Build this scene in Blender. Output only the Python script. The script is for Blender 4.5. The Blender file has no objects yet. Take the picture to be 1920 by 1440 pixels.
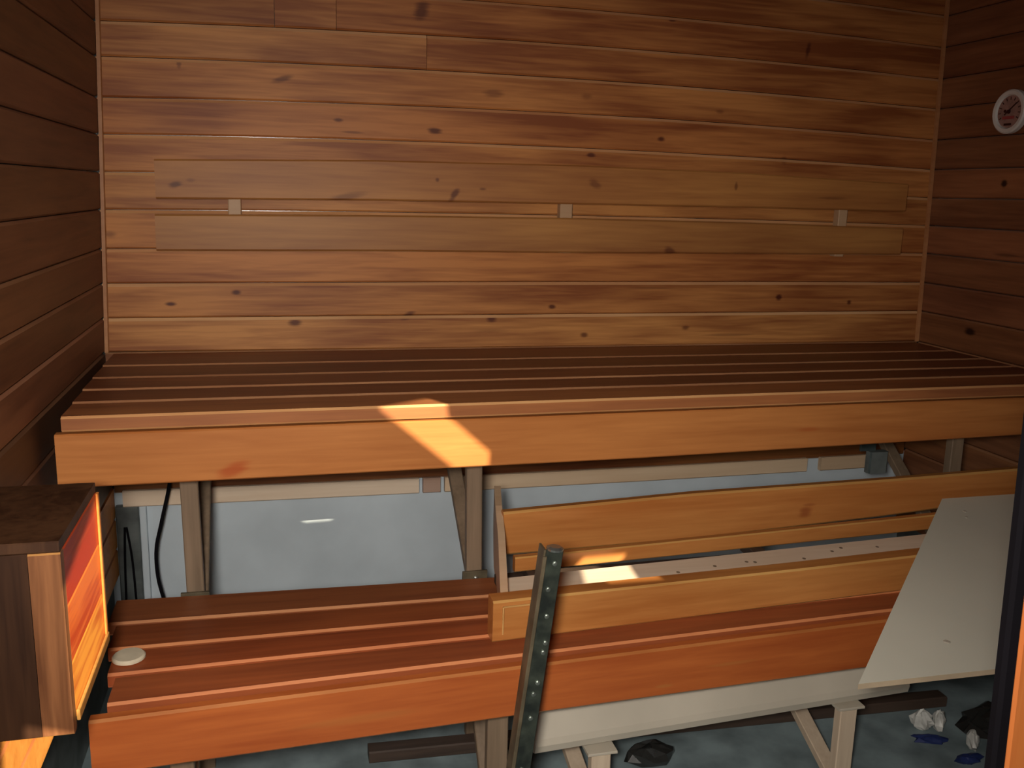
import bpy, math, random
from mathutils import Vector, Matrix
from mathutils.geometry import delaunay_2d_cdt
random.seed(7)
S = bpy.context.scene
COL = S.collection
# ---------------------------------------------------------------- camera
cam = bpy.data.cameras.new('camera')
cam.sensor_width = 36; cam.lens = 36 * 1692.98 / 1920
cam.clip_start = 0.02
camo = bpy.data.objects.new('camera', cam); COL.objects.link(camo)
RT = Vector((0.96854071, -0.24719294, 0.02871489)); UP = Vector((0.0237345, 0.20661929, 0.9781335)); FW = Vector((0.24772075, 0.94668058, -0.2059862))
M = Matrix((RT, UP, -FW)).transposed().to_4x4(); M.translation = (0.42472, -2.46682, 0.4298)
camo.matrix_world = M
S.camera = camo
# ---------------------------------------------------------------- world, lights, exposure
S.view_settings.view_transform = 'Standard'; S.view_settings.look = 'None'
S.view_settings.gamma = 1; S.view_settings.use_curve_mapping = False
S.view_settings.exposure = 0.0
w = bpy.data.worlds.new('world'); S.world = w; w.use_nodes = True
w.node_tree.nodes['Background'].inputs[0].default_value = (0.45, 0.6, 0.8, 1)
w.node_tree.nodes['Background'].inputs[1].default_value = 0.3

def area(name, loc, target, size, power, color, sy=None):
    l = bpy.data.lights.new(name, 'AREA'); l.energy = power; l.color = color
    l.shape = 'RECTANGLE'; l.size = size; l.size_y = sy or size
    o = bpy.data.objects.new(name, l); COL.objects.link(o)
    o.location = loc
    o.rotation_euler = (Vector(target) - Vector(loc)).to_track_quat('-Z', 'Y').to_euler()
    return o
l = bpy.data.lights.new('door_light', 'SPOT'); l.energy = 108; l.color = (1.0, 0.93, 0.84); l.spot_size = math.radians(104); l.spot_blend = 1.0; l.shadow_soft_size = 0.075
o = bpy.data.objects.new('door_light', l); COL.objects.link(o); o.location = (0.34, -2.48, 0.475)
o.rotation_euler = (Vector((0.80, 0, -0.48)) - o.location).to_track_quat('-Z', 'Y').to_euler()
area('room_fill', (1.3, -2.7, 0.9), (1.1, -0.5, 0.0), 1.3, 0.5, (0.85, 0.93, 1.0), 0.8)
SUN = Vector((-0.34, 0.80, -0.41)).normalized()
sl = bpy.data.lights.new('sun', 'SUN'); sl.energy = 11; sl.angle = 0.005; sl.color = (1.0, 0.87, 0.64)
so = bpy.data.objects.new('sun', sl); COL.objects.link(so)
so.rotation_euler = SUN.to_track_quat('-Z', 'Y').to_euler(); so.location = -SUN * 6

# ---------------------------------------------------------------- materials
def newmat(name):
    m = bpy.data.materials.new(name); m.use_nodes = True
    return m, m.node_tree.nodes, m.node_tree.links, m.node_tree.nodes['Principled BSDF']

def wood(name, a, b, axis='X', rough=0.5, knots=(), kplane='X', kcol=(0.09, 0.02, 0.01), spec=0.35, contrast=1.0, tint=True):
    """long grain along `axis`; knots = [(x,z,rx,rz,strength[,tilt])] in the world XZ plane"""
    m, N, L, P = newmat(name)
    def n(t, **k):
        o = N.new(t)
        for q, v in k.items(): setattr(o, q, v)
        return o
    g = n('ShaderNodeNewGeometry'); oi = n('ShaderNodeObjectInfo')
    off = n('ShaderNodeVectorMath', operation='SCALE'); off.inputs[0].default_value = (7.3, 3.1, 5.7)
    L.new(oi.outputs['Random'], off.inputs['Scale'])
    add = n('ShaderNodeVectorMath', operation='ADD'); L.new(g.outputs['Position'], add.inputs[0]); L.new(off.outputs[0], add.inputs[1])
    def noise(sc, scale, det=3.0, dist=0.0):
        mp = n('ShaderNodeMapping'); mp.inputs['Scale'].default_value = sc
        L.new(add.outputs[0], mp.inputs[0])
        t = n('ShaderNodeTexNoise'); t.inputs['Scale'].default_value = scale; t.inputs['Detail'].default_value = det
        t.inputs['Distortion'].default_value = dist
        L.new(mp.outputs[0], t.inputs[0]); return t.outputs[0]
    long_ = {'X': (0.06, 1, 1), 'Y': (1, 0.06, 1), 'Z': (1, 1, 0.06)}[axis]
    mid_ = {'X': (0.25, 1, 1), 'Y': (1, 0.25, 1), 'Z': (1, 1, 0.25)}[axis]
    fine = noise(long_, 95, 4, 0.5); band = noise(long_, 26, 3, 1.2); blot = noise(mid_, 7, 2, 0.3)
    def math_(op, x, y):
        o = n('ShaderNodeMath', operation=op)
        for i, v in enumerate((x, y)):
            if isinstance(v, (int, float)): o.inputs[i].default_value = v
            else: L.new(v, o.inputs[i])
        return o.outputs[0]
    s = math_('ADD', math_('MULTIPLY', fine, 0.3), math_('ADD', math_('MULTIPLY', band, 0.4), math_('MULTIPLY', blot, 0.5)))
    r = n('ShaderNodeMapRange'); r.inputs[1].default_value = 0.6 - 0.15 / contrast; r.inputs[2].default_value = 0.6 + 0.15 / contrast
    L.new(s, r.inputs[0])
    mx = n('ShaderNodeMix', data_type='RGBA'); mx.inputs[6].default_value = (*b, 1); mx.inputs[7].default_value = (*a, 1)
    L.new(r.outputs[0], mx.inputs[0]); c = mx.outputs[2]
    if knots:
        cur = None
        for k in knots:
            x, z, rx, rz, st = k[:5]; tilt = k[5] if len(k) > 5 else 0
            mp = n('ShaderNodeMapping', vector_type='TEXTURE')
            mp.inputs['Location'].default_value = (x, 0, z) if kplane == 'X' else (0, x, z)
            mp.inputs['Rotation'].default_value = (0, tilt, 0) if kplane == 'X' else (tilt, 0, 0)
            mp.inputs['Scale'].default_value = (rx, 1e6, rz) if kplane == 'X' else (1e6, rx, rz)
            L.new(g.outputs['Position'], mp.inputs[0])
            ln = n('ShaderNodeVectorMath', operation='LENGTH'); L.new(mp.outputs[0], ln.inputs[0])
            wob = math_('ADD', ln.outputs['Value'], math_('MULTIPLY', math_('SUBTRACT', fine, 0.5), 1.1))
            mr = n('ShaderNodeMapRange', interpolation_type='SMOOTHSTEP')
            mr.inputs[1].default_value = 1.25; mr.inputs[2].default_value = 0.35; mr.inputs[3].default_value = 0; mr.inputs[4].default_value = st
            L.new(wob, mr.inputs[0])
            cur = mr.outputs[0] if cur is None else math_('MAXIMUM', cur, mr.outputs[0])
        km = n('ShaderNodeMix', data_type='RGBA'); L.new(cur, km.inputs[0]); L.new(c, km.inputs[6]); km.inputs[7].default_value = (*kcol, 1); c = km.outputs[2]
    if tint:
        t = n('ShaderNodeMix', data_type='RGBA', blend_type='MULTIPLY'); t.inputs[0].default_value = 1
        L.new(c, t.inputs[6]); L.new(oi.outputs['Color'], t.inputs[7]); c = t.outputs[2]
    L.new(c, P.inputs['Base Color'])
    P.inputs['Roughness'].default_value = rough; P.inputs['Specular IOR Level'].default_value = spec
    bp = n('ShaderNodeBump'); bp.inputs['Strength'].default_value = 0.12; bp.inputs['Distance'].default_value = 0.002
    L.new(s, bp.inputs['Height']); L.new(bp.outputs[0], P.inputs['Normal'])
    return m

def plain(name, col, rough=0.6, metal=0, spec=0.4, var=0.25, scale=9, col2=None, bump=0.1, detail=4):
    m, N, L, P = newmat(name)
    g = N.new('ShaderNodeNewGeometry'); t = N.new('ShaderNodeTexNoise'); t.inputs['Scale'].default_value = scale; t.inputs['Detail'].default_value = detail
    L.new(g.outputs['Position'], t.inputs[0])
    mx = N.new('ShaderNodeMix'); mx.data_type = 'RGBA'
    c2 = col2 or tuple(v * (1 - var) for v in col)
    mx.inputs[6].default_value = (*c2, 1); mx.inputs[7].default_value = (*col, 1)
    r = N.new('ShaderNodeMapRange'); r.inputs[1].default_value = 0.35; r.inputs[2].default_value = 0.65
    L.new(t.outputs[0], r.inputs[0]); L.new(r.outputs[0], mx.inputs[0]); L.new(mx.outputs[2], P.inputs['Base Color'])
    P.inputs['Roughness'].default_value = rough; P.inputs['Metallic'].default_value = metal; P.inputs['Specular IOR Level'].default_value = spec
    if bump:
        b = N.new('ShaderNodeBump'); b.inputs['Strength'].default_value = bump; b.inputs['Distance'].default_value = 0.003
        L.new(t.outputs[0], b.inputs['Height']); L.new(b.outputs[0], P.inputs['Normal'])
    return m

KW = [(0.585,0.604,.014,.006,.8),(0.837,0.588,.02,.009,.9),(1.487,0.595,.013,.007,.9),(1.279,0.543,.013,.007,.9),(0.447,0.698,.03,.008,.7,-.3),
 (0.017,0.301,.02,.01,.5),(0.154,0.126,.016,.007,.95),(0.317,0.157,.013,.007,.95),(0.465,0.076,.02,.011,.9),(0.768,0.093,.022,.01,.85,-.5),(1.005,0.084,.017,.012,.9),
 (1.182,0.117,.012,.007,.9),(1.283,0.034,.014,.009,.8),(1.602,0.052,.015,.007,.7),(1.905,0.143,.011,.010,1),(2.152,0.128,.009,.008,.9),(0.995,0.692,.03,.012,.5),
 (1.928,0.861,.008,.026,.8,.15),(1.882,0.551,.012,.012,.6),(0.799,0.886,.02,.028,.8,.5),(1.498,0.913,.013,.006,.8),(1.259,0.699,.02,.008,.4),(1.663,0.677,.015,.006,.45),
 (0.62,0.575,.03,.004,.5),(1.0,0.05,.06,.006,.3),(1.75,0.03,.09,.005,.45),(1.5,0.17,.11,.004,.4),(0.2,0.72,.006,.012,.6)]
KR = [(-0.296, 0.497, .012, .012, 1), (-0.225, 0.067, .022, .012, 1), (-0.33, 0.30, .05, .006, .5), (-0.5, 0.62, .02, .01, .6)]
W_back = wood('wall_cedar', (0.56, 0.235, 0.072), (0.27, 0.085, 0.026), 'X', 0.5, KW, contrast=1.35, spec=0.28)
W_edge = wood('cedar_pale_edge', (0.74, 0.42, 0.21), (0.58, 0.29, 0.13), 'X', 0.5)  # paler colour for plank chamfers and corner strips
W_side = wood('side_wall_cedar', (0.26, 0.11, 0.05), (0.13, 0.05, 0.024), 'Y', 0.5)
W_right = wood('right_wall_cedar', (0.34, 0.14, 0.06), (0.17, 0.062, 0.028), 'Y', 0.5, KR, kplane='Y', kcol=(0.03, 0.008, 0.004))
W_sedge = wood('side_wall_edge', (0.44, 0.22, 0.12), (0.28, 0.12, 0.06), 'Y', 0.5)
KB = [(0.183,.428,.018,.009,.8,-.3),(0.883,0.423,.009,.022,.8,.6),(0.837,.46,.006,.006,.7),(0.96,.44,.012,.004,.6),(1.276,.463,.02,.012,.5,.5),(1.705,.47,.005,.012,.6),(1.512,.283,.02,.012,.7,.5),(2.022,.444,.06,.005,.5),(.6,.41,.05,.01,.5,-.2),(.22,.44,.012,.006,.4)]
W_rest = wood('backrest_wood', (0.51, 0.238, 0.074), (0.32, 0.125, 0.040), 'X', 0.5, KB)
W_slat = wood('bench_slat', (0.34, 0.115, 0.045), (0.20, 0.062, 0.028), 'X', 0.42, spec=0.3)
W_sledge = wood('bench_slat_edge', (0.62, 0.30, 0.14), (0.46, 0.19, 0.085), 'X', 0.5)  # slat edges catching light painted as a paler chamfer colour
W_apron = wood('bench_apron', (0.56, 0.22, 0.064), (0.40, 0.135, 0.036), 'X', 0.38, [(0.33,-0.118,.035,.016,.75,-.4),(0.90,-0.02,.012,.008,.3),(1.62,-.09,.03,.006,.4)], kcol=(0.4,0.07,0.015))
W_low = wood('lower_apron', (0.54, 0.155, 0.038), (0.38, 0.09, 0.022), 'X', 0.38, [(0.86,-.47,.02,.03,.3),(1.15,-.52,.02,.004,.5),(1.3,-.49,.06,.004,.4),(.55,-.5,.12,.01,.3)], kcol=(0.45,0.19,0.05))
W_loose = wood('loose_frame_wood', (0.60, 0.27, 0.085), (0.44, 0.165, 0.045), 'X', 0.38, [(1.672,-.318,.02,.014,.6),(1.68,-.30,.02,.005,.4)], kcol=(0.25,0.05,0.02))
W_yel = wood('yellow_wood', (0.72, 0.42, 0.15), (0.52, 0.26, 0.08), 'X', 0.45)
W_pale = wood('pale_plank', (0.86, 0.70, 0.54), (0.76, 0.58, 0.42), 'X', 0.5, kcol=(0.1,0.05,0.03))
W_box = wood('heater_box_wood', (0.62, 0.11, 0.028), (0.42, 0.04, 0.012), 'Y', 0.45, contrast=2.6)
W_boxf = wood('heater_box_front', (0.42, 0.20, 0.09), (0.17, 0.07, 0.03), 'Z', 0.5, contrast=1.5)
W_jamb = wood('jamb_wood', (0.72, 0.26, 0.07), (0.55, 0.15, 0.035), 'Z', 0.45)
W_post = wood('support_post_wood', (0.27, 0.19, 0.125), (0.16, 0.11, 0.07), 'Z', 0.6)
W_dark = wood('dark_wood', (0.085, 0.055, 0.04), (0.04, 0.028, 0.022), 'X', 0.6)
W_leg = wood('pale_leg_wood', (0.62, 0.50, 0.37), (0.48, 0.36, 0.26), 'Z', 0.55)
Grey = plain('grey_render', (0.64, 0.72, 0.78), 0.7, var=0.14, scale=5)
GreyD = plain('dark_grey_sheet', (0.16, 0.18, 0.175), 0.5, var=0.5, scale=14)
Floor = plain('floor_concrete', (0.29, 0.37, 0.39), 0.6, var=0.5, scale=8)
Panel = plain('panel_laminate', (0.84, 0.82, 0.69), 0.45, var=0.07, scale=3, bump=0.02)
PanelE = plain('panel_edge', (0.72, 0.56, 0.38), 0.6)
Beam = plain('beam_paint', (0.60, 0.54, 0.44), 0.4, var=0.12, scale=5, bump=0.02)
Steel = plain('green_steel', (0.10, 0.12, 0.095), 0.42, 0.6, var=0.7, scale=30, col2=(0.04, 0.05, 0.045))
SteelB = plain('brown_steel', (0.20, 0.16, 0.10), 0.5, 0.3, var=0.5, scale=20)
Zinc = plain('screw_zinc', (0.55, 0.58, 0.55), 0.3, 0.9, var=0.2)
ScrewM = plain('dull_screw', (0.30, 0.34, 0.30), 0.35, 0.7, var=0.4, scale=50)
Black = plain('black_rubber', (0.006, 0.005, 0.007), 0.85, spec=0.1)
Teal = plain('teal_painted_metal', (0.10, 0.13, 0.13), 0.45, 0.3, var=0.4, scale=30)
White = plain('white_plastic', (0.80, 0.76, 0.72), 0.4, var=0.1)
Disc = plain('pale_lid', (0.78, 0.68, 0.50), 0.5, var=0.12, scale=40)
DialF = plain('dial_face', (0.42, 0.24, 0.20), 0.5, var=0.3, scale=60)
DarkR = plain('dial_mark', (0.05, 0.008, 0.006), 0.5)
Red = plain('dial_red', (0.45, 0.08, 0.08), 0.5)
Blue = plain('blue_plastic', (0.02, 0.035, 0.14), 0.5)
PackW = plain('white_packaging', (0.72, 0.72, 0.68), 0.4, var=0.35, scale=40)
Anti = plain('anteroom_paint', (0.22, 0.19, 0.17), 0.8)
Foil = plain('black_film', (0.03, 0.03, 0.028), 0.22, spec=0.8, scale=30)

# ---------------------------------------------------------------- geometry helpers
def obj(name, me, mats, parent=None, tint=None):
    o = bpy.data.objects.new(name, me); COL.objects.link(o)
    for m in (mats if isinstance(mats, (list, tuple)) else [mats]): me.materials.append(m)
    if parent: o.parent = parent
    if tint: o.color = (*tint, 1)
    return o
def mesh(name, V, F, mi=None, smooth=False):
    me = bpy.data.meshes.new(name); me.from_pydata([tuple(v) for v in V], [], F); me.update()
    if mi: me.polygons.foreach_set('material_index', mi)
    if smooth: me.polygons.foreach_set('use_smooth', [True] * len(me.polygons))
    me.validate(); return me
def loft(secs, mi=None, caps=True):
    """secs: list of equally long closed sections (world points); mi: material per side"""
    n = len(secs[0]); V = [p for s in secs for p in s]; F = []; I = []
    for a in range(len(secs) - 1):
        for i in range(n):
            j = (i + 1) % n
            F.append((a*n+i, a*n+j, (a+1)*n+j, (a+1)*n+i)); I.append(mi[i] if mi else 0)
    if caps:
        F.append(tuple(range(n-1, -1, -1))); F.append(tuple((len(secs)-1)*n + i for i in range(n))); I += [0, 0]
    # make normals outward
    me = mesh('m', V, F, I)
    import bmesh
    b = bmesh.new(); b.from_mesh(me); bmesh.ops.recalc_face_normals(b, faces=b.faces[:]); b.to_mesh(me); b.free()
    return me
def cham(y0, y1, z0, z1, c):
    return [(y0+c, z0), (y1-c, z0), (y1, z0+c), (y1, z1-c), (y1-c, z1), (y0+c, z1), (y0, z1-c), (y0, z0+c)]
CHMI = [0, 1, 0, 1, 0, 1, 0, 1]
def boardx(name, st, mats, parent=None, c=0.004, tint=None):
    """board along X; st = [(x, y0, y1, z0, z1), ...] stations"""
    secs = [[(x, y, z) for y, z in cham(y0, y1, z0, z1, c)] for x, y0, y1, z0, z1 in st]
    return obj(name, loft(secs, CHMI), mats, parent, tint)
def boardy(name, st, mats, parent=None, c=0.004, tint=None):
    """board along Y; st = [(y, x0, x1, z0, z1), ...]"""
    secs = [[(x, y, z) for x, z in cham(x0, x1, z0, z1, c)] for y, x0, x1, z0, z1 in st]
    return obj(name, loft(secs, CHMI), mats, parent, tint)
def boardz(name, st, mats, parent=None, c=0.003, tint=None):
    """post along Z; st = [(z, x0, x1, y0, y1), ...]"""
    secs = [[(x, y, z) for x, y in cham(x0, x1, y0, y1, c)] for z, x0, x1, y0, y1 in st]
    return obj(name, loft(secs, CHMI), mats, parent, tint)
def bar(name, p, q, wx, wy, mats, parent=None, c=0.002, side=(1, 0, 0)):
    """square bar from p to q, wx wide along side"""
    p = Vector(p); q = Vector(q); d = (q-p).normalized(); s = Vector(side); s = (s - d*s.dot(d)).normalized(); u = d.cross(s)
    sec = cham(-wx/2, wx/2, -wy/2, wy/2, c)
    return obj(name, loft([[o + s*a + u*b for a, b in sec] for o in (p, q)], CHMI if isinstance(mats, (list, tuple)) and len(mats) > 1 else None), mats, parent)
def disc(name, cen, nrm, prof, mats, parent=None, seg=32, mi=None):
    """lathe: prof = [(r, h), ...] around nrm at cen"""
    cen = Vector(cen); nz = Vector(nrm).normalized(); s = nz.orthogonal().normalized(); u = nz.cross(s)
    V = []; F = []; I = []
    for r, h in prof:
        for k in range(seg):
            a = 2*math.pi*k/seg; V.append(cen + nz*h + (s*math.cos(a)+u*math.sin(a))*r)
    for i in range(len(prof)-1):
        for k in range(seg):
            j = (k+1) % seg; F.append((i*seg+k, i*seg+j, (i+1)*seg+j, (i+1)*seg+k)); I.append(mi[i] if mi else 0)
    F.append(tuple(range(seg-1, -1, -1))); F.append(tuple((len(prof)-1)*seg+k for k in range(seg))); I += [0, mi[-1] if mi else 0]
    return obj(name, mesh(name, V, F, I), mats, parent)
def tube(name, pts, r, mat, parent=None, seg=8, sub=6):
    P = [Vector(p) for p in pts]; Q = []
    for i in range(len(P)-1):
        a = P[max(i-1, 0)]; b = P[i]; c = P[i+1]; d = P[min(i+2, len(P)-1)]
        for k in range(sub):
            t = k/sub; Q.append(0.5*((2*b)+(c-a)*t+(2*a-5*b+4*c-d)*t*t+(3*b-a-3*c+d)*t**3))
    Q.append(P[-1]); secs = []
    for i, p in enumerate(Q):
        d = (Q[min(i+1, len(Q)-1)] - Q[max(i-1, 0)]).normalized(); s = Vector((0, 1, 0.01)); s = (s-d*s.dot(d)).normalized(); u = d.cross(s)
        secs.append([p + (s*math.cos(2*math.pi*k/seg)+u*math.sin(2*math.pi*k/seg))*r for k in range(seg)])
    me = loft(secs); me.polygons.foreach_set('use_smooth', [True]*len(me.polygons))
    return obj(name, me, mat, parent)
def boxm(x0, x1, y0, y1, z0, z1):
    return loft([[(x0, y0, z), (x1, y0, z), (x1, y1, z), (x0, y1, z)] for z in (z0, z1)])
def empty(name, loc):
    o = bpy.data.objects.new(name, None); o.empty_display_size = 0.05; COL.objects.link(o); o.location = loc; return o
def thing(name, label, cat, loc=(0, 0, 0), group=None):
    o = empty(name, loc); tag(o, label, cat, group); return o
def tag(o, label, cat, group=None):
    o['label'] = label; o['category'] = cat
    if group: o['group'] = group
    return o
def adopt(root):
    """children are built in world space; keep them there under a root that sits at its base"""
    def go(o, m):
        for c in o.children:
            c.matrix_parent_inverse = m.inverted(); go(c, Matrix.Identity(4))
    go(root, Matrix.Translation(root.location))
def struct(o): o['kind'] = 'structure'; return o
def J(v, a): return v * (1 + random.uniform(-a, a))
def tnt(a=0.1, h=0.05):
    v = 1 + random.uniform(-a, a); return (min(1.3, v), v*(1+random.uniform(-h, h)), v*(1+random.uniform(-h, h)))

# ---------------------------------------------------------------- the setting
FZ = -0.86; CZ = 1.80
def XL(z): return -0.011 + 0.034*z if z > 0 else -0.011
def XR(z): return 2.419 - 0.036*z if z > 0 else 2.419
ZL = [0.002, 0.09, 0.178, 0.265, 0.362, 0.454, 0.544, 0.631, 0.726, 0.807, 0.899, 0.99, 1.08, 1.17, 1.26, 1.35, 1.44, 1.53, 1.62, 1.71]
ZR = [0.001, 0.10, 0.191, 0.283, 0.37, 0.455, 0.541, 0.63, 0.722, 0.809, 0.900, 0.99, 1.08, 1.17, 1.26, 1.35, 1.44, 1.53, 1.62, 1.71]
BOW = [-0.002, 0, 0.003, 0.006, 0.009, 0.013, 0.018, 0.021, 0.019, 0.023, 0.024, 0.024, 0.02, 0.01, 0.0, 0, 0, 0, 0, 0]
floor = struct(obj('floor', boxm(-0.3, 2.9, -3.6, 0.3, FZ-0.08, FZ), Floor))
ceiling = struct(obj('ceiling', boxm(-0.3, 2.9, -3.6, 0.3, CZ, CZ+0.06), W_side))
wall_back = struct(obj('wall_back', loft([[(-0.2, 0.016, z), (2.6, 0.016, z), (2.6, 0.12, z), (-0.2, 0.12, z)] for z in (FZ, -0.37, CZ)]), [Grey, Foil]))
for f in wall_back.data.polygons:
    if f.center.z > -0.3: f.material_index = 1   # dark building film behind the cladding
wall_left = struct(obj('wall_left', boxm(-0.15, -0.030, -3.6, 0.016, FZ, CZ), GreyD))
wall_right = struct(obj('wall_right', boxm(2.445, 2.56, -3.6, 0.016, FZ, CZ), GreyD))

def back_plank(i, x0f=0.0, x1f=1.0, tint=None):
    st = []
    for k in range(9):
        f = x0f + (x1f-x0f)*k/8
        zz = []
        for j in (i, i+1):
            b = BOW[j] * (1 - (2*f-1)**2)
            zz.append(ZL[j]*(1-f) + ZR[j]*f + b)
        xm = XL(zz[0])*(1-f) + XR(zz[0])*f
        if x0f == 0 and k == 0: xm = XL(zz[0]) - 0.0005
        if x1f == 1 and k == 8: xm = XR(zz[0]) + 0.0005
        st.append((xm, zz[0]+0.0008, zz[1]-0.0008))
    c = 0.0075
    secs = []
    for x, z0, z1 in st:
        secs.append([(x, 0.014, z0), (x, 0.005, z0), (x, 0.0, z0+0.004), (x, 0.0, z1-c), (x, 0.006, z1), (x, 0.014, z1)])
    return obj('plank', loft(secs, [0, 0, 0, 1, 0, 0]), [W_back, W_edge], wall_back, tint)
TB = {0:(1.05,1.1,1.1),1:(0.95,0.92,.9),2:(.98,.9,.85),3:(.95,.88,.8),4:(1,1,.95),5:(1.05,1,.95),6:(.93,.82,.78),7:(1,.93,.88),8:(1.0,.97,.95),9:(.9,.84,.82)}
for i in range(len(ZL)-1):
    t = TB.get(i, (.85, .78, .75))
    if i == 8:
        back_plank(i, 0, 0.336, (1.02, 1.02, 1.05)); back_plank(i, 0.3365, 1, (.92, .84, .8))
    elif i == 9:
        back_plank(i, 0, 0.174, (.85, .8, .8)); back_plank(i, 0.1745, 0.238, (1, .98, 1)); back_plank(i, 0.2385, 1, (.85, .75, .72))
    else: back_plank(i, tint=t)
for i in range(4):   # planks below the upper bench, down to the ledger, tinted dark for bench shade
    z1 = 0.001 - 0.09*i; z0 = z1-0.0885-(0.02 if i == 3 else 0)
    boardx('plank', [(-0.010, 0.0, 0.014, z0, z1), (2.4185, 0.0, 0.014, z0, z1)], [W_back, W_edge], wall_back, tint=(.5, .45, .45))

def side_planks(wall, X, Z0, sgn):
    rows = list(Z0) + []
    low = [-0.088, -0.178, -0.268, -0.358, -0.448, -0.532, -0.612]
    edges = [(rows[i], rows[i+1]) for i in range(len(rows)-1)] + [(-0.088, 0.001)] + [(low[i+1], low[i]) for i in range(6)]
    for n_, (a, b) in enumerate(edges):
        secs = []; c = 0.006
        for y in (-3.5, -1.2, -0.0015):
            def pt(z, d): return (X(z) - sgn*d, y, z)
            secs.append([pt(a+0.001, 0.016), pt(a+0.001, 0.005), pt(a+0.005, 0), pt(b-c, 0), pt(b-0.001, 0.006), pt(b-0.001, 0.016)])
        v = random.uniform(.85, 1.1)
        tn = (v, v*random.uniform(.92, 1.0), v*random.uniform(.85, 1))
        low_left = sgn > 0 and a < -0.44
        if sgn > 0 and b < 0.05: tn = tuple(c_*0.35 for c_ in tn)  # left planks below bench height tinted dark, standing in for shade
        obj('plank', loft(secs, [0, 0, 0, 1, 0, 0]), [W_yel if low_left else (W_side if sgn > 0 else W_right), W_sedge], wall, (1.35, .95, .55) if low_left else tn)  # lowest left planks coloured yellow to brighten their sun patch
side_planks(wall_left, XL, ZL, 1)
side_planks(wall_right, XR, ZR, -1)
# thin pale strips down the two back corners
for nm, X, s in (('trim_1', XL, 1), ('trim_2', XR, -1)):
    secs = [[(X(z)+s*0.001, -0.001, z), (X(z)+s*0.011, -0.001, z), (X(z)+s*0.009, -0.007, z), (X(z)+s*0.001, -0.009, z)] for z in (0.002, 0.4, 0.8, 1.26)]
    struct(obj(nm, loft(secs), W_edge, None, (.62, .48, .38)))
# ledger boards under the cladding
for x0, x1, tn in ((0.012, 0.80, (1.05, 1.05, 1.05)), (0.812, 0.862, (.6, .5, .5)), (0.875, 2.05, (.92, .85, .75)), (2.10, 2.32, (.8, .72, .62))):
    dz = lambda x: -0.006*math.sin(math.pi*x/2.4)
    boardx('ledger', [(x, -0.018, -0.0006, -0.412+dz(x), -0.368+dz(x)) for x in (x0, (x0+x1)/2, x1)], [W_pale, W_pale], wall_back, 0.003, tn)
# door jamb with black gasket at the camera's right
def jx(z): return 1.001 - 0.045*z
st = [(z, jx(z)+0.0130, jx(z)+0.13, -1.910, -1.899) for z in (FZ, 1.28)]
jamb = struct(boardz('trim_3', st, [W_jamb, W_jamb]))
boardz('gasket', [(z, jx(z)-0.002, jx(z)+0.0125, -1.911, -1.899) for z in (FZ, 1.28)], [Black, Black], jamb)
# unseen front wall, its openings added and shaped to cast the sun patches
YF = -3.25
def back(p):
    t = (p[1]-YF)/SUN.y; return (p[0]-SUN.x*t, p[2]-SUN.z*t)
PATCH = [
 [(0.619,-0.681,0.0),(0.726,-0.615,0.0),(0.758,-0.668,-0.030),(0.848,-0.668,-0.110),(0.847,-0.668,-0.1392),(0.773,-0.668,-0.1412)],
 [(1.059,-0.680,-0.360),(1.162,-0.677,-0.360),(1.168,-0.818,-0.360),(1.048,-0.818,-0.360)],
 [(0.14,-1.003,-0.058),(0.14,-1.10,-0.075),(0.14,-1.246,-0.10),(0.14,-1.246,-0.286),(0.14,-1.003,-0.284)],
 [(-0.012,-1.035,-0.40),(-0.012,-0.75,-0.585),(-0.012,-0.75,-0.611),(-0.012,-1.08,-0.611),(-0.012,-1.065,-0.55)],
]
holes = [[back(p) for p in P] for P in PATCH]
def poly_wall(x0, x1, z0, z1, holes):
    V = [(x0, z0), (x1, z0), (x1, z1), (x0, z1)]; E = []; F = []
    E = [(0, 1), (1, 2), (2, 3), (3, 0)]
    for h in holes:
        b = len(V); V += h; n = len(h); E += [(b+i, b+(i+1) % n) for i in range(n)]
    r = delaunay_2d_cdt([Vector(v) for v in V], E, [], 0, 1e-6)
    def inside(p, h):
        c = False; n = len(h)
        for i in range(n):
            a, b = h[i], h[(i+1) % n]
            if (a[1] > p[1]) != (b[1] > p[1]) and p[0] < (b[0]-a[0])*(p[1]-a[1])/(b[1]-a[1])+a[0]: c = not c
        return c
    for f in r[2]:
        cx = sum(r[0][i][0] for i in f)/len(f); cz = sum(r[0][i][1] for i in f)/len(f)
        if not any(inside((cx, cz), h) for h in holes): F.append(tuple(f))
    return [(v[0], YF, v[1]) for v in r[0]], F
V, F = poly_wall(-0.3, 3.6, FZ, 2.4, holes)
struct(obj('wall_front_gobo', mesh('wall_front_gobo', V, F), Anti))
print('apertures', [[tuple(round(c, 2) for c in p) for p in h] for h in holes])

# ---------------------------------------------------------------- upper bench
def lerp(a, b, f): return a + (b-a)*f
ub = thing('sauna_bench', 'upper slatted cedar sauna bench along the back wall with a deep front apron', 'bench', (1.2, -0.35, FZ))
UX0, UX1 = 0.012, 2.405
def ufy(x): return lerp(-0.684, -0.648, (x-UX0)/2.2)
fr = [0.0, 0.25, 0.46, 0.645, 0.82, 1.0]
for i in range(5):
    st = []
    for x in (UX0 + (0.0, 0.003, .006, .010, .014)[i], 1.2, UX1):
        Y1 = ufy(x); st.append((x, fr[i+1]*Y1, fr[i]*Y1 - (0.012 if i else 0.006), -0.030, 0.0))
    v = [.72, .62, .72, .66, .8][i]
    boardx('slat', st, [W_slat, W_sledge], ub, 0.0045, (v, v, v) if i < 4 else (1.3, 1.45, 1.3))
boardx('apron', [(x, ufy(x)-0.001, ufy(x)+0.022, -0.139+(0.010 if x > 2 else 0), -0.034) for x in (0.013, 1.2, UX1)], [W_apron, W_apron], ub, 0.003, (1.05, 1.05, 1.05))
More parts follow.
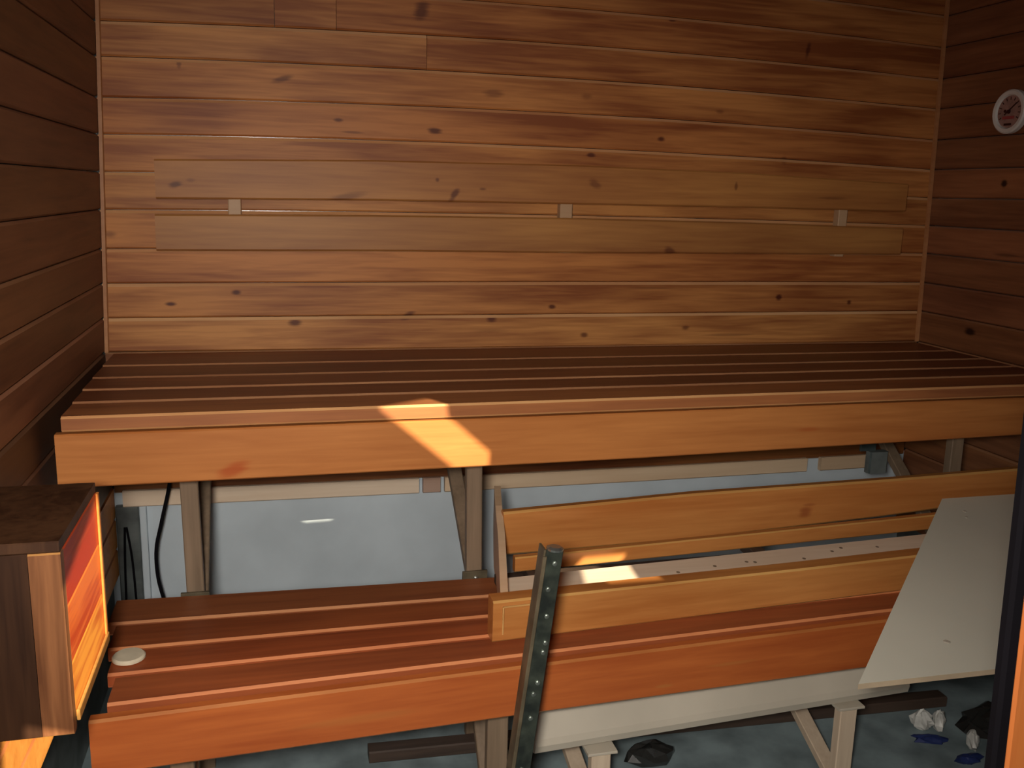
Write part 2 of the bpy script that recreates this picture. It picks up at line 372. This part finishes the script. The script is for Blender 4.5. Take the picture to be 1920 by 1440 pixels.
boardx('bearer', [(0.03, -0.62, -0.57, -0.10, -0.031), (2.39, -0.60, -0.55, -0.10, -0.031)], [W_dark, W_dark], ub)
boardx('bearer', [(0.03, -0.06, -0.018, -0.12, -0.031), (2.39, -0.06, -0.018, -0.12, -0.031)], [W_dark, W_dark], ub)  # both bearers coloured dark to paint in the shade under the bench
for x in (0.23, 0.845, 2.142):
    p = boardz('post', [(FZ, x-0.0185+.012, x+0.0185+.012, -0.545, -0.520), (-0.10, x-0.018, x+0.018, -0.545, -0.520)], [W_post, W_post], ub, 0.002, (1.0, 1.0, 1.0))
    bar('brace', (x+0.012, -0.515, -0.47), (x+0.005, -0.085, -0.125), 0.034, 0.022, [W_post, W_post], ub)
    boardx('foot_plate', [(x-0.024, -0.556, -0.547, -0.462, -0.428), (x+0.034, -0.556, -0.547, -0.462, -0.428)], [SteelB, SteelB], p, 0.002)
    disc('bolt', (x+0.006, -0.557, -0.444), (0, -1, 0), [(0.006, 0), (0.006, 0.004), (0.003, 0.006)], Zinc, p, 8)
adopt(ub)

# ---------------------------------------------------------------- backrest
br = thing('backrest', 'two board olive brown backrest mounted on the back cedar wall', 'backrest', (1.2, -0.02, 0.27))
boardx('slat', [(0.137, -0.052, -0.030, 0.393, 0.488), (0.67, -0.052, -0.030, 0.403, 0.505), (1.22, -0.052, -0.030, 0.407, 0.512), (1.75, -0.052, -0.030, 0.411, 0.508), (2.278, -0.052, -0.030, 0.411, 0.494)], [W_rest, W_rest], br, 0.004, (1.02, .93, .82))
boardx('slat', [(0.132, -0.052, -0.030, 0.266, 0.355), (0.67, -0.052, -0.030, 0.272, 0.365), (1.22, -0.052, -0.030, 0.274, 0.369), (1.75, -0.052, -0.030, 0.278, 0.368), (2.278, -0.052, -0.030, 0.281, 0.361)], [W_rest, W_rest], br, 0.004, (.95, .90, .82))
for x, wd in ((0.321, .016), (1.204, .018), (2.08, .015)):
    boardz('spacer', [(z, x-wd, x+wd, -0.0295, -0.001) for z in (0.272, 0.49)], [W_pale, W_pale], br, 0.002, (.62, .48, .36))
adopt(br)

# ---------------------------------------------------------------- thermometer on the right wall
th = thing('wall_thermometer', 'round white rimmed sauna thermometer on the dark right wall', 'thermometer', (XR(.69), -0.304, 0.63))
tc = Vector((XR(.69)-0.0006, -0.303, 0.690)); nx = (-1, 0, 0)
disc('rim', tc, nx, [(0.050, 0), (0.059, 0.003), (0.059, 0.016), (0.055, 0.020), (0.046, 0.019), (0.043, 0.013), (0.001, 0.0125)], White, th, 40)
disc('face', tc, nx, [(0.043, 0.0128), (0.0428, 0.0138)], DialF, th, 40)
for k in range(11):
    a = math.radians(-120+24*k); r0, r1 = 0.031, 0.039
    e = lambda r: tc + Vector((-0.0146, math.sin(a)*r, math.cos(a)*r))
    bar('tick_mark', e(r0), e(r1), 0.0022, 0.0012, DarkR, th, 0.0001, (0, 1, 0.3))
bar('needle', tc+Vector((-0.0156, 0.016, -0.008)), tc+Vector((-0.0156, -0.024, 0.022)), 0.004, 0.001, DarkR, th, 0.0002, (0, 0.5, 1))
disc('needle_hub', tc+Vector((-0.0138, 0.002, 0)), nx, [(0.006, 0), (0.005, 0.004)], DarkR, th, 12)
bar('red_scale', tc+Vector((-0.0148, -0.02, -0.016)), tc+Vector((-0.0148, 0.022, -0.016)), 0.008, 0.001, Red, th, 0.0002, (0, 0, 1))
bar('lower_scale', tc+Vector((-0.0148, -0.012, -0.034)), tc+Vector((-0.0148, 0.014, -0.034)), 0.006, 0.001, DarkR, th, 0.0002, (0, 0, 1))
disc('screw', tc+Vector((-0.0138, 0.016, 0.002)), nx, [(0.0045, 0), (0.004, 0.002)], DarkR, th, 10)
adopt(th)

# ---------------------------------------------------------------- lower bench
lb = thing('sauna_bench', 'lower reddish slatted sauna bench in front of the upper one, apron below', 'bench', (1.2, -0.78, FZ))
LX0, LX1 = 0.105, 2.405; LZ = -0.43
def lfy(x): return lerp(-1.006, -0.945, max(0, x-0.1)/1.5)
def lby(x): return lerp(-0.556, -0.588, min(1, (x-0.1)/0.8))
lf = [0, .245, .485, .70, .925]
ends = [0.080, 0.097, 0.112, 0.128]
for i in range(4):
    st = []
    for x in (ends[i], 0.9, LX1):
        a, b = lby(x), lfy(x); st.append((x, lerp(a, b, lf[i+1]), lerp(a, b, lf[i]) - (0.010 if i else 0), LZ-0.028, LZ))
    boardx('slat', st, [W_slat, W_sledge], lb, 0.0045, [(1, .95, .9), (1.05, .85, .7), (1.15, .85, .7), (1.25, 1.0, .85)][i])
boardx('apron', [(x, lfy(x)-0.001, lfy(x)+0.024, -0.541-(0.010 if x > 1.9 else 0), -0.438) for x in (LX0, 0.9, LX1)], [W_low, W_apron], lb, 0.0045, (1.05, 1, 1))
boardx('bearer', [(0.14, -0.64, -0.60, -0.53, -0.459), (2.39, -0.64, -0.60, -0.53, -0.459)], [W_dark, W_dark], lb)
boardx('bearer', [(0.14, -0.93, -0.90, -0.52, -0.459), (2.39, -0.90, -0.87, -0.52, -0.459)], [W_dark, W_dark], lb)
for x, zt, lite in ((0.234, -0.46, 0), (0.826, -0.46, 0), (1.049, -0.694, 1), (1.63, -0.664, 1)):
    mt = [W_leg, W_leg] if lite else [W_post, W_post]
    p = boardz('leg', [(FZ, x-0.020, x+0.022, -0.905, -0.88), (zt, x-0.022, x+0.020, -0.905, -0.88)], mt, lb, 0.002, (1.2, 1.2, 1.2) if lite else (1, 1, 1))
    if lite:
        bar('brace', (x-0.003, -0.875, FZ+0.01), (x-0.02, -0.60, zt-0.03), 0.036, 0.02, [W_leg, W_leg], lb)
        boardx('top_plate', [(x-0.034, -0.915, -0.86, zt+0.0005, zt+0.0065), (x+0.030, -0.915, -0.86, zt+0.0005, zt+0.0065)], [Beam, Beam], p, 0.001)
    else:
        bar('brace', (x, -0.875, FZ+0.01), (x, -0.62, -0.54), 0.03, 0.02, mt, lb)
adopt(lb)

# long pale beam under the lower bench
secs = []
for x, dz in ((0.905, 0.0), (1.3, 0.016), (1.78, 0.034)):
    prof = [(-0.83, -0.690), (-0.884, -0.692), (-0.900, -0.684), (-0.904, -0.668), (-0.900, -0.655), (-0.872, -0.615), (-0.860, -0.606), (-0.83, -0.604)]
    secs.append([(x, y, z+dz+0.005) for y, z in prof])
bm = obj('support_beam', loft(secs), Beam); tag(bm, 'long pale beige beam running under the lower bench apron', 'beam')

# ---------------------------------------------------------------- heater guard box, lower left
hb = thing('heater_guard', 'small wooden guard box on the left wall, its side glowing orange in the sun', 'guard', (0.06, -1.12, -0.3))
hx0, hx1, hy0, hy1, hz0, hz1 = -0.0095, 0.14, -1.25, -1.0, -0.296, -0.046
for k in range(3):
    a = hz0 + k*(hz1-hz0)/3; b = hz0 + (k+1)*(hz1-hz0)/3 - 0.0006
    boardy('side_board', [(hy0+0.018, hx1-0.016, hx1, a, b), (hy1, hx1-0.016, hx1, a, b)], [W_box, W_box], hb, 0.002, [(1.2, 2.6, 1.5), (1.05, 1.3, 1), (1.0, .9, .9)][k])  # lower boards tinted yellow, sunlight painted into the side
boardx('front_board', [(hx0+.001, hy0, hy0+0.0175, hz0-0.014, hz1), (0.100, hy0, hy0+0.0175, hz0-0.014, hz1)], [W_boxf, W_boxf], hb, 0.002, (.13, .11, .10))  # left front and top boards tinted dark in place of shade
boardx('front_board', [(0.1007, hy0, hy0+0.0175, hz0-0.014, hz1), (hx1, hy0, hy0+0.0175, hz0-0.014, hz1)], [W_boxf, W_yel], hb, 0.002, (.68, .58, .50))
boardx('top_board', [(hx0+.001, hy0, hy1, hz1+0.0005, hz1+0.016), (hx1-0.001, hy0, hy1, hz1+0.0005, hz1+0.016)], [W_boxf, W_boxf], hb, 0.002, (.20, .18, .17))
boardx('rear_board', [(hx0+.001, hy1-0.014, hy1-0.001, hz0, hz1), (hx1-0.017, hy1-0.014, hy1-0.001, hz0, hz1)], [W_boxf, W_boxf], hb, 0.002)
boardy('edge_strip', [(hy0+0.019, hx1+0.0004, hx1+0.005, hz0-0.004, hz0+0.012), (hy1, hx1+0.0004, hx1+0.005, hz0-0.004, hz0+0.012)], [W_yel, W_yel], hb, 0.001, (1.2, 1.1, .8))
boardz('edge_strip', [(z, hx1+0.0004, hx1+0.004, hy1-0.012, hy1-0.001) for z in (hz0+0.013, hz1)], [W_yel, W_yel], hb, 0.001, (1.3, .8, .5))  # thin strip added to colour the sunlit far edge yellow
adopt(hb)

# ---------------------------------------------------------------- loose bench frame on the lower bench
lo = thing('bench_frame', 'loose cedar bench frame with exposed pale plank laid on the lower bench', 'bench frame', (1.55, -0.75, LZ))
def ly(x): return lerp(-0.893, -0.838, (x-0.81)/0.97)
boardx('front_rail', [(x, ly(x), ly(x)+0.042, LZ+0.0008, z) for x, z in ((0.812, -0.343), (1.5, -0.347), (2.22, -0.345))], [W_loose, W_yel], lo, 0.004, (1.05, 1, .9))
pp = obj('pale_plank', loft([[(x, ly(x)+0.043, -0.396), (x, ly(x)+0.150, -0.388), (x, ly(x)+0.150, -0.366), (x, ly(x)+0.043, -0.378)] for x in (0.862, 1.5, 2.24)]), W_pale, lo); pp['label'] = 'pale bare plank with nail holes'
boardx('cross_batten', [(x, ly(x)+0.185, ly(x)+0.205, -0.372, -0.338+z) for x, z in ((0.905, 0), (1.5, .002), (2.3, .006))], [W_loose, W_yel], lo, 0.003, (1.0, .95, .85))
boardx('rear_rail', [(x, -0.600, -0.574, a, b) for x, a, b in ((0.903, -0.375, -0.272), (1.37, -0.369, -0.254), (1.9, -0.345, -0.247), (2.33, -0.318, -0.237))], [W_loose, W_yel], lo, 0.005, (1.02, .95, .85))
boardx('bottom_board', [(0.88, -0.72, -0.62, LZ+0.0008, LZ+0.022), (2.3, -0.69, -0.60, LZ+0.0008, LZ+0.022)], [W_dark, W_dark], lo, 0.002)
for x in (0.94, 1.5, 2.1):
    boardy('cleat', [(ly(x)+0.045, x, x+0.035, LZ+0.023, -0.397), (-0.602, x, x+0.035, LZ+0.023, -0.379)], [W_dark, W_dark], lo, 0.002)
secs = []
for x, y, zt, zb in ((0.846, -0.852, -0.345, -0.422), (0.886, -0.66, -0.300, -0.422), (0.905, -0.55, -0.272, -0.422), (0.928, -0.44, -0.262, -0.372)):
    if y > -0.86: secs.append([(x-0.010, y, zb), (x+0.006, y, zb), (x+0.006, y, zt-0.001), (x-0.010, y, zt)])
obj('end_board', loft(secs), W_pale, lo, (.85, .72, .6))
HN = [(1.353, -0.754), (1.436, -0.746), (1.455, -0.750), (1.668, -0.727), (1.70, -0.715), (1.794, -0.722), (1.258, -0.768), (1.35, -0.775), (1.58, -0.75)]
for x, y in HN:
    disc('nail_hole', (x, y, -0.3774+0.1121*(y-ly(x)-0.043)), (0, -0.11, 1), [(0.0045, 0), (0.003, 0.0006)], W_post, lo, 8)
bar('inset_trim', (0.832, -0.8945, -0.355), (0.895, -0.8915, -0.355), 0.003, 0.004, W_yel, lo, 0.0005, (0, 0, 1))
bar('inset_trim', (0.832, -0.8945, -0.412), (0.832, -0.8945, -0.355), 0.003, 0.004, W_yel, lo, 0.0005, (1, 0, 0))
bar('inset_trim', (0.895, -0.8915, -0.412), (0.895, -0.8915, -0.355), 0.003, 0.004, W_yel, lo, 0.0005, (1, 0, 0))
adopt(lo)

# ---------------------------------------------------------------- pale panel, cut obliquely
C0 = Vector((0.42472, -2.46682, 0.4298)); 
PZ = lambda y: -0.3325 + 0.1*(y+0.885)
pts = [(2.045, -0.625), (2.40, -0.625), (1.985, -1.285), (1.355, -1.275)]
PTS = pts
pm = loft([[(x, y, PZ(y)+d) for x, y in pts] for d in (0.0, 0.010)])
pn = obj('panel', pm, [Panel, PanelE]); tag(pn, 'large beige laminate panel with oblique left edge lying on the loose bench frame', 'panel')
for f in pn.data.polygons:
    if abs(f.normal.z) < 0.6: f.material_index = 1
for x, y, rr in ((2.05, -0.70, .006), (2.03, -0.73, .005), (1.60, -1.19, .007)):
    disc('screw_dent', (x, y, PZ(y)+0.0099), (0, -0.1, 1), [(rr, 0), (rr*.7, 0.0012)], Beam, pn, 8)

# ---------------------------------------------------------------- steel post in front
sp = thing('steel_post', 'leaning dark green steel angle post with screws before the lower bench', 'post', (0.775, -1.1, FZ))
a, b = Vector((0.785, -1.1, FZ)), Vector((0.862, -1.1, -0.155))
bar('flange', a+Vector((0.004, 0, 0)), b+Vector((0.004, 0, 0)), 0.030, 0.004, Steel, sp, 0.001)
bar('web', a+Vector((-0.013, 0.016, 0)), b+Vector((-0.013, 0.016, 0)), 0.004, 0.032, SteelB, sp, 0.001)
bar('edge_strip', a+Vector((-0.0145, -0.004, 0)), b+Vector((-0.0145, -0.004, -0.01)), 0.007, 0.004, SteelB, sp, 0.001)
disc('end_cap', b+Vector((0.004, 0.002, -0.002)), (0.1, 0, 1), [(0.014, 0), (0.015, 0.004), (0.010, 0.007)], Zinc, sp, 12)
for f in (0.965, 0.90, 0.83, 0.76, 0.735, 0.655, 0.625, 0.56, 0.42):
    p = a.lerp(b, f); disc('screw', p+Vector((0.006+random.uniform(-.005, .005), -0.002, 0)), (0, -1, 0), [(0.0045, 0), (0.0045, 0.002), (0.0025, 0.003)], ScrewM, sp, 8)
adopt(sp)

# ---------------------------------------------------------------- small things
d = disc('round_lid', (0.141, -0.820, LZ+0.0006), (0, 0, 1), [(0.026, 0), (0.029, 0.002), (0.029, 0.006), (0.026, 0.009), (0.004, 0.0095)], Disc, None, 32)
tag(d, 'round pale lid lying on the left end of the lower bench', 'lid')
cb = tube('cable', [(0.150, -0.10, -0.14), (0.144, -0.10, -0.30), (0.118, -0.10, -0.42), (0.100, -0.10, -0.50), (0.100, -0.10, -0.58), (0.114, -0.10, -0.66), (0.125, -0.1, -0.75), (0.13, -0.1, FZ+0.006)], 0.0045, Black)
tag(cb, 'thin black cable hanging under the left end of the upper bench', 'cable')
cp = thing('corner_shade', 'dark grey sheet added as duct standing in the left corner under the bench', 'shade', (0.02, 0, FZ))
boardz('shade_body', [(z, -0.0095, 0.048, -0.008, 0.0145) for z in (FZ, -0.414)], [GreyD, GreyD], cp, 0.003)  # dark upright sheet put in to stand for a corner shadow
boardz('pale_strip', [(z, 0.0485, 0.066, -0.003, 0.0145) for z in (FZ, -0.414)], [Grey, Grey], cp, 0.002)
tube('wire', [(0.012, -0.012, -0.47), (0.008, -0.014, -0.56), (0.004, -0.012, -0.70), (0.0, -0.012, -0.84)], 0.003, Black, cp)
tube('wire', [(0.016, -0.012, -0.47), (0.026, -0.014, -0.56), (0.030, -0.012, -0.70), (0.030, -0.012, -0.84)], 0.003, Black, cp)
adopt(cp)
jb = thing('hanging_bracket', 'dark teal metal bracket hanging under the right end of the upper bench', 'bracket', (2.06, -0.3, -0.33))
boardz('strap', [(z, 2.032, 2.082, -0.300, -0.292) for z in (-0.265, -0.031)], [Teal, Teal], jb, 0.001)
boardz('clamp_block', [(z, 2.058, 2.118, -0.312, -0.286) for z in (-0.330, -0.266)], [GreyD, Teal], jb, 0.004)
disc('bolt', (2.066, -0.3005, -0.235), (0, -1, 0), [(0.008, 0), (0.006, 0.006)], Zinc, jb, 8)
adopt(jb)
rod = boardx('batten', [(0.60, -0.605, -0.565, FZ+0.0006, FZ+0.030), (2.10, -0.675, -0.635, FZ+0.0006, FZ+0.030)], [W_dark, W_dark], None, 0.003)
tag(rod, 'long dark brown batten lying on the grey floor under the benches', 'batten')
def crumple(name, cen, sx, sy, sz, mat, label, cat, seed, group=None, rot=0, parent=None):
    rnd = random.Random(seed); V = []; F = []; nu, nv = 12, 7
    for j in range(nv):
        ph = math.pi*j/(nv-1)
        for i in range(nu):
            th_ = 2*math.pi*i/nu; r = 1 + rnd.uniform(-.28, .28) if 0 < j < nv-1 else 1
            x = math.sin(ph)*math.cos(th_)*sx*r; y = math.sin(ph)*math.sin(th_)*sy*r; z = max(-0.8, math.cos(ph)*(1+rnd.uniform(-.2, .2)))*sz
            V.append((cen[0]+x*math.cos(rot)-y*math.sin(rot), cen[1]+x*math.sin(rot)+y*math.cos(rot), cen[2]+z+0.8*sz))
    for j in range(nv-1):
        for i in range(nu):
            k = (i+1) % nu; F.append((j*nu+i, (j+1)*nu+i, (j+1)*nu+k, j*nu+k))
    o = obj(name, mesh(name, V, F), mat, parent)
    if label: tag(o, label, cat, group)
    return o
f0 = FZ+0.0008
crumple('plastic_film', (1.235, -0.730, f0), 0.058, 0.034, 0.026, Foil, 'crumpled black plastic film beside the dark batten', 'film', 3)
crumple('packet', (1.968, -0.745, f0), 0.026, 0.017, 0.028, PackW, 'crumpled white packet on the floor below the panel, left of a pair', 'packet', 5, rot=-.9)
crumple('packet', (2.008, -0.757, f0), 0.028, 0.016, 0.028, PackW, 'crumpled white packet on the floor below the panel, right of a pair', 'packet', 8, rot=.9)
crumple('packet', (2.036, -0.842, f0), 0.030, 0.014, 0.024, PackW, 'narrow white packet lying nearest the black door gasket', 'packet', 9, rot=1.1)
crumple('wrapper', (1.950, -0.800, f0), 0.045, 0.016, 0.010, Blue, 'dark blue wrapper under the pair of white packets', 'wrapper', 12, rot=-.3)
crumple('wrapper', (1.985, -0.890, f0), 0.035, 0.018, 0.010, Blue, 'dark blue wrapper beside the narrow white packet', 'wrapper', 13)
crumple('rag', (2.14, -0.78, f0), 0.10, 0.05, 0.03, Foil, 'dark crumpled rag on the floor at the right edge', 'rag', 15, rot=.3)
crumple('scrap', (2.05, -0.52, f0), 0.05, 0.03, 0.02, GreyD, 'grey scrap on the floor behind the dark batten', 'scrap', 17)
